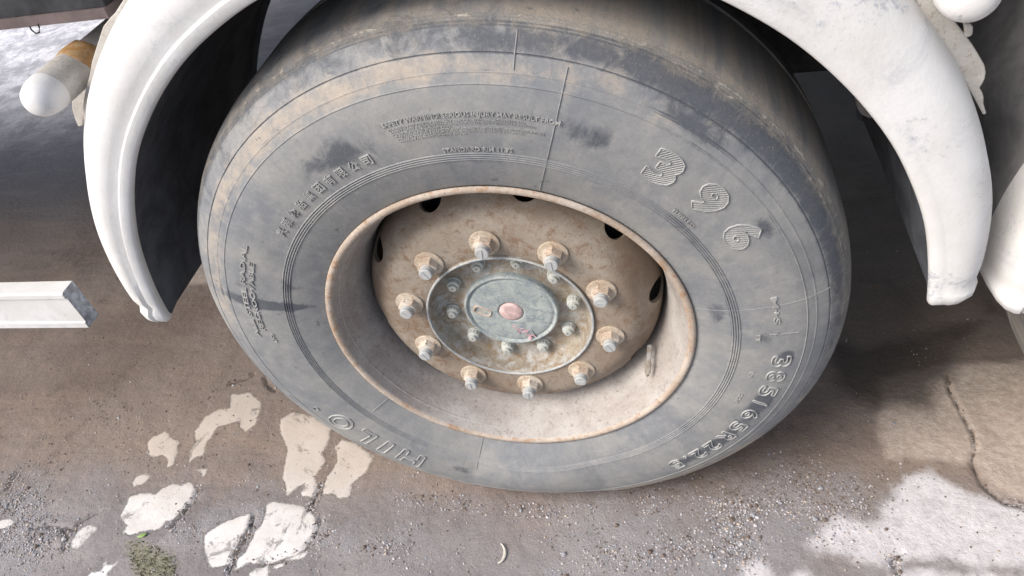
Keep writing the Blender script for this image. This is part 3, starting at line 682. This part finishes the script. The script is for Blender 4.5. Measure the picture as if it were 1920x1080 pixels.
for p in mm2.polygons:
    if p.material_index == 0 and .085 < p.center.y: p.material_index = 2  # rear flank greyed in colour, painting in the shade between the mudguards
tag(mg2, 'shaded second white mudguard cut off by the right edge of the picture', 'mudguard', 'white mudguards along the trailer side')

def tube(pts, radii, seg=32, capa=True, capb=True):
    v, f = [], []; pts = [np.array(p, float) for p in pts]
    for i, p in enumerate(pts):
        t = pts[min(i+1, len(pts)-1)]-pts[max(i-1, 0)]; t = t/np.linalg.norm(t)
        u = np.cross(t, [0, 0, 1.]) if abs(t[2]) < .9 else np.cross(t, [1., 0, 0]); u = u/np.linalg.norm(u); w_ = np.cross(t, u)
        for k in range(seg): a = 2*PI*k/seg; v.append(tuple(p+radii[i]*(math.cos(a)*u+math.sin(a)*w_)))
    for i in range(len(pts)-1):
        for k in range(seg): f.append((i*seg+k, i*seg+(k+1) % seg, (i+1)*seg+(k+1) % seg, (i+1)*seg+k))
    if capa: f.append(tuple(range(seg))[::-1])
    if capb: f.append(tuple((len(pts)-1)*seg+k for k in range(seg)))
    return v, f
def support_tube(x, z, label, rusty, r, dy=.016):
    t = thing('support_tube', label, 'tube', (x, .1, AZ+z), 'tubes that carry the mudguard'); o_ = (0, -.1+dy, 0)
    link('tube', mesh('tube', *tube([(0, .06, 0), (0, .48, 0)], [r*.86]*2)), t, M['cream'], 60, o_)
    link('sleeve', mesh('sleeve', *tube([(0, .006, 0), (0, .03, 0), (0, .07, 0)], [r, r*1.01, r])), t, M['cream'], 60, o_)
    ys = [(-.034, .15), (-.033, .40), (-.030, .62), (-.024, .82), (-.014, .95), (-.004, 1.0), (.006, 1.02), (.010, .99)]
    link('end_cap', mesh('end_cap', *tube([(0, y, 0) for y, s in ys], [r*s for y, s in ys], 40)), t, M['white'], True, o_)
    if rusty:
        v, f = tube([(0, y, 0) for y in (.062, .066, .075, .090, .104, .108)], [r*s for s in (1.0, 1.05, 1.07, 1.07, 1.04, .9)], 40)
        v = [(x_*(1+.04*noise.noise((x_*60, y_*60, z_*60))), y_+.012*noise.noise((x_*30, 0, z_*30)), z_*(1+.04*noise.noise((x_*50, y_*50, z_*50)))) for x_, y_, z_ in v]
        c = link('rusty_clamp', mesh('rusty_clamp', v, f), t, M['rust'], True, o_)
    return t
support_tube(-.562, .470, 'white capped tube with an orange rusty clamp beside the left end of the mudguard', True, .0265)
t2 = support_tube(.558, .498, 'bright white capped tube end at the top right above the mudguard', False, .0305)
def plate(name, px, y, th_, mat, parent=None, off=(0, 0, AZ)):
    q = [onY(a, b, y) for a, b in px]; n = len(q)
    v = [(p[0], y, p[2]) for p in q]+[(p[0], y+th_, p[2]) for p in q]
    f = [tuple(range(n)), tuple(range(2*n-1, n-1, -1))]+[(i, i+n, (i+1) % n+n, (i+1) % n) for i in range(n)]
    me = mesh(name, v, f); bm = bmesh.new(); bm.from_mesh(me); bmesh.ops.recalc_face_normals(bm, faces=bm.faces)
    bmesh.ops.bevel(bm, geom=[e for e in bm.edges], offset=.0012, segments=1, affect='EDGES'); bm.to_mesh(me); bm.free()
    return link(name, me, parent, mat, False, off)
PX_R = [(1690,-60),(1770,-60),(1790,40),(1812,68),(1826,88),(1838,108),(1846,122),(1849,136),(1847,148),(1842,158),(1837,165),(1842,174),(1845,184),(1844,194),(1850,214),(1844,216),(1830,190),(1790,120),(1740,50)]
tag(plate('bracket_plate', PX_R, .045, .006, M['cream']), 'dusty cream bracket plate with a scalloped edge beside the right side of the mudguard', 'bracket', 'bracket plates behind the mudguard')
tag(plate('bracket_plate', [(215,25),(206,34),(193,50),(182,84),(172,116),(168,140),(160,170),(156,190),(154,206),(158,232),(180,240),(225,215),(262,60),(290,0),(250,-30)], .050, .006, M['cream']),
    'narrow cream bracket plate between the capped tube and the left side of the mudguard', 'bracket', 'bracket plates behind the mudguard')
tag(plate('metal_tab', [(134,190),(135,206),(140,224),(146,238),(154,236),(160,200),(166,172),(150,172)], .085, .004, M['cream']), 'thin pointed metal tab hanging below the capped tube with the rusty clamp', 'tab')
tag(plate('metal_tab', [(1806,44),(1820,46),(1825,50),(1824,66),(1818,70),(1811,70),(1810,52)], .030, .008, M['cream']), 'small square tab under the bright white tube end at the top right', 'tab')

# ------------------------------------------------------------------ side guard beam (left), bevelled aluminium plank
gd = thing('side_guard', 'white side guard beam with a scratched slanting grey end at the left edge', 'side guard', (-.9, .02, AZ+.02))
def beam():
    ybk = .030; sec = [(0, .018), (-.003, .018), (-.003, .036), (0, .038), (0, .126), (-.003, .128), (-.003, .142), (.001, .146), (ybk, .146), (ybk, .018)]
    zt = onY(117, 549, 0)[2]; zb = onY(168, 612, 0)[2]; h = zt-zb; xt = onY(117, 549, 0)[0]; xb = onY(168, 612, 0)[0]
    v, f = [], []; n = len(sec)
    for x_left in (True, False):
        for y, z in sec:
            zz = (z-.018)/.128; v.append((-2.6 if x_left else xb+(xt-xb)*zz, y, zb+zz*h))
    for i in range(n): f.append((i, i+n, (i+1) % n+n, (i+1) % n))
    f.append(tuple(range(n)))
    me = mesh('beam', v, f); ve = v[n:]; 
    v2 = [(x+.0012, y, z) for x, y, z in ve]+[(x-.01, y*.96+.0006, z) for x, y, z in ve]
    return me, mesh('end_face', [(x+.0008, y, z) for x, y, z in ve], [tuple(range(n))])
bmesh_, endm = beam(); loc = (.9, -.02, -.02)
for me_, nm, mt in ((bmesh_, 'beam', M['white']), (endm, 'cut_end', M['gouge'])):
    bm = bmesh.new(); bm.from_mesh(me_); bmesh.ops.recalc_face_normals(bm, faces=bm.faces); bm.to_mesh(me_); bm.free(); link(nm, me_, gd, mt, False, loc)
for x in (-1.7, -2.4): 
    v, f = tube([(x, .030, .06), (x, .15, .06), (x, .18, .30), (x, .18, .54)], [.02]*4, 12); link('bracket_arm', mesh('bracket_arm', v, f), gd, M['dark'], 40, loc)

# ------------------------------------------------------------------ trailer frame and deck
def box(x0, x1, y0, y1, z0, z1):
    v = [(x, y, z) for z in (z0, z1) for y in (y0, y1) for x in (x0, x1)]
    return v, [(0, 2, 3, 1), (4, 5, 7, 6), (0, 1, 5, 4), (2, 6, 7, 3), (0, 4, 6, 2), (1, 3, 7, 5)]
fr = thing('trailer_frame', 'dark steel side rail of the trailer crossing the top left corner', 'trailer frame', (-1.5, .2, AZ+.53)); fo = (1.5, -.2, -.53)
link('side_rail', mesh('side_rail', *box(-6, -.475, .10, .14, .545, .72)), fr, M['dark'], False, fo)
link('lower_flange', mesh('lower_flange', *box(-6, -.475, .095, .17, .531, .5445)), fr, M['plum'], False, fo)
link('deck_and_blocker', mesh('deck_and_blocker', *join([box(-6, -2.95, .03, .95, .74, 1.3), box(-2.949, 6, .03, 3.2, .74, 1.3), box(.80, 6, -.45, .0299, .74, 1.3)])), fr, M['dark'], False, fo)  # unseen deck cut short at left for light; right overhang added for shade
link('added_main_beam', mesh('added_main_beam', *join([box(-6, -.2, .74, .78, .30, .7395), box(-.1999, 6, .74, .78, .02, .7395)])), fr, M['dark'], False, fo)  # main beam added and deepened at right to block light from behind
link('crossmember', mesh('crossmember', *box(.10, .22, .50, .739, .20, .60)), fr, M['dark'], False, fo)
link('axle_beam', mesh('axle_beam', *tube([(0, .3, 0), (0, 2.2, 0)], [.06]*2)), fr, M['dark'], 40, fo)
cb = [onY(62, 45, .10), onY(66, 52, .10), onY(74, 58, .10), onY(80, 56, .10), onY(80, 46, .10), onY(77, 40, .10)]
link('hanging_wire', mesh('hanging_wire', *tube([p-np.array([0, .008, 0]) for p in cb], [.0011]*6, 6)), fr, M['wire'], True, fo)

# grey plate seen in the dark behind the tyre
tag(plate('inner_panel', [(1604,110),(1603,150),(1604,185),(1607,203),(1615,215),(1628,221),(1660,226),(1700,230),(1760,235),(1760,110)], .40, .01, M['cream']), 'dim grey rounded panel in the dark gap between tyre and right side of the mudguard', 'panel')

# second wheel under the next mudguard
w2 = thing('truck_wheel', 'next trailer wheel mostly hidden under the shaded mudguard at the right edge', 'wheel', (1.335, .16, 0), 'trailer wheels under the white mudguards')
for o in (tyre, rim, disc): c = o.copy(); S.collection.objects.link(c); c.parent = w2

# small litter
q = onZ(943, 1037); v, f = [], []
N_ = 18
for i in range(N_+1):
    a = rad(-75+150*i/N_); wd = .0030*math.sin(PI*(.06+.88*i/N_)); 
    for dr, dz in ((-wd, .0), (0, .0035), (wd, .0)): v.append(((.0155+dr)*math.cos(a), 1.35*(.0155+dr)*math.sin(a), dz))
for i in range(N_):
    for k in range(2): f.append((3*i+k, 3*i+k+1, 3*i+4+k, 3*i+3+k))
cr = link('shell_fragment', mesh('shell_fragment', v, f), None, m_plain('bleached_plastic', (.60, .55, .47), .1, 80), True, (q[0]-.012, q[1], -.003))
tag(cr, 'small pale crescent shaped fragment on the dirt below the tyre', 'fragment')
q = onZ(267, 1004); v, f = [], []
for i in range(7):
    t = i/6; wd = .0050*math.sin(PI*(.05+.9*t))
    v += [(-.010+.020*t, -wd, .002), (-.010+.020*t, 0, .0045), (-.010+.020*t, wd, .002)]
for i in range(6):
    for k in range(2): f.append((3*i+k, 3*i+3+k, 3*i+4+k, 3*i+k+1))
lf = link('green_leaf', mesh('green_leaf', v, f), None, m_plain('fresh_leaf', (.24, .36, .10), .15, 60, .5), True, (q[0], q[1], -.001)); lf.rotation_euler = (0, 0, .5)
tag(lf, 'small bright green leaf at the edge of the mossy spot', 'leaf')
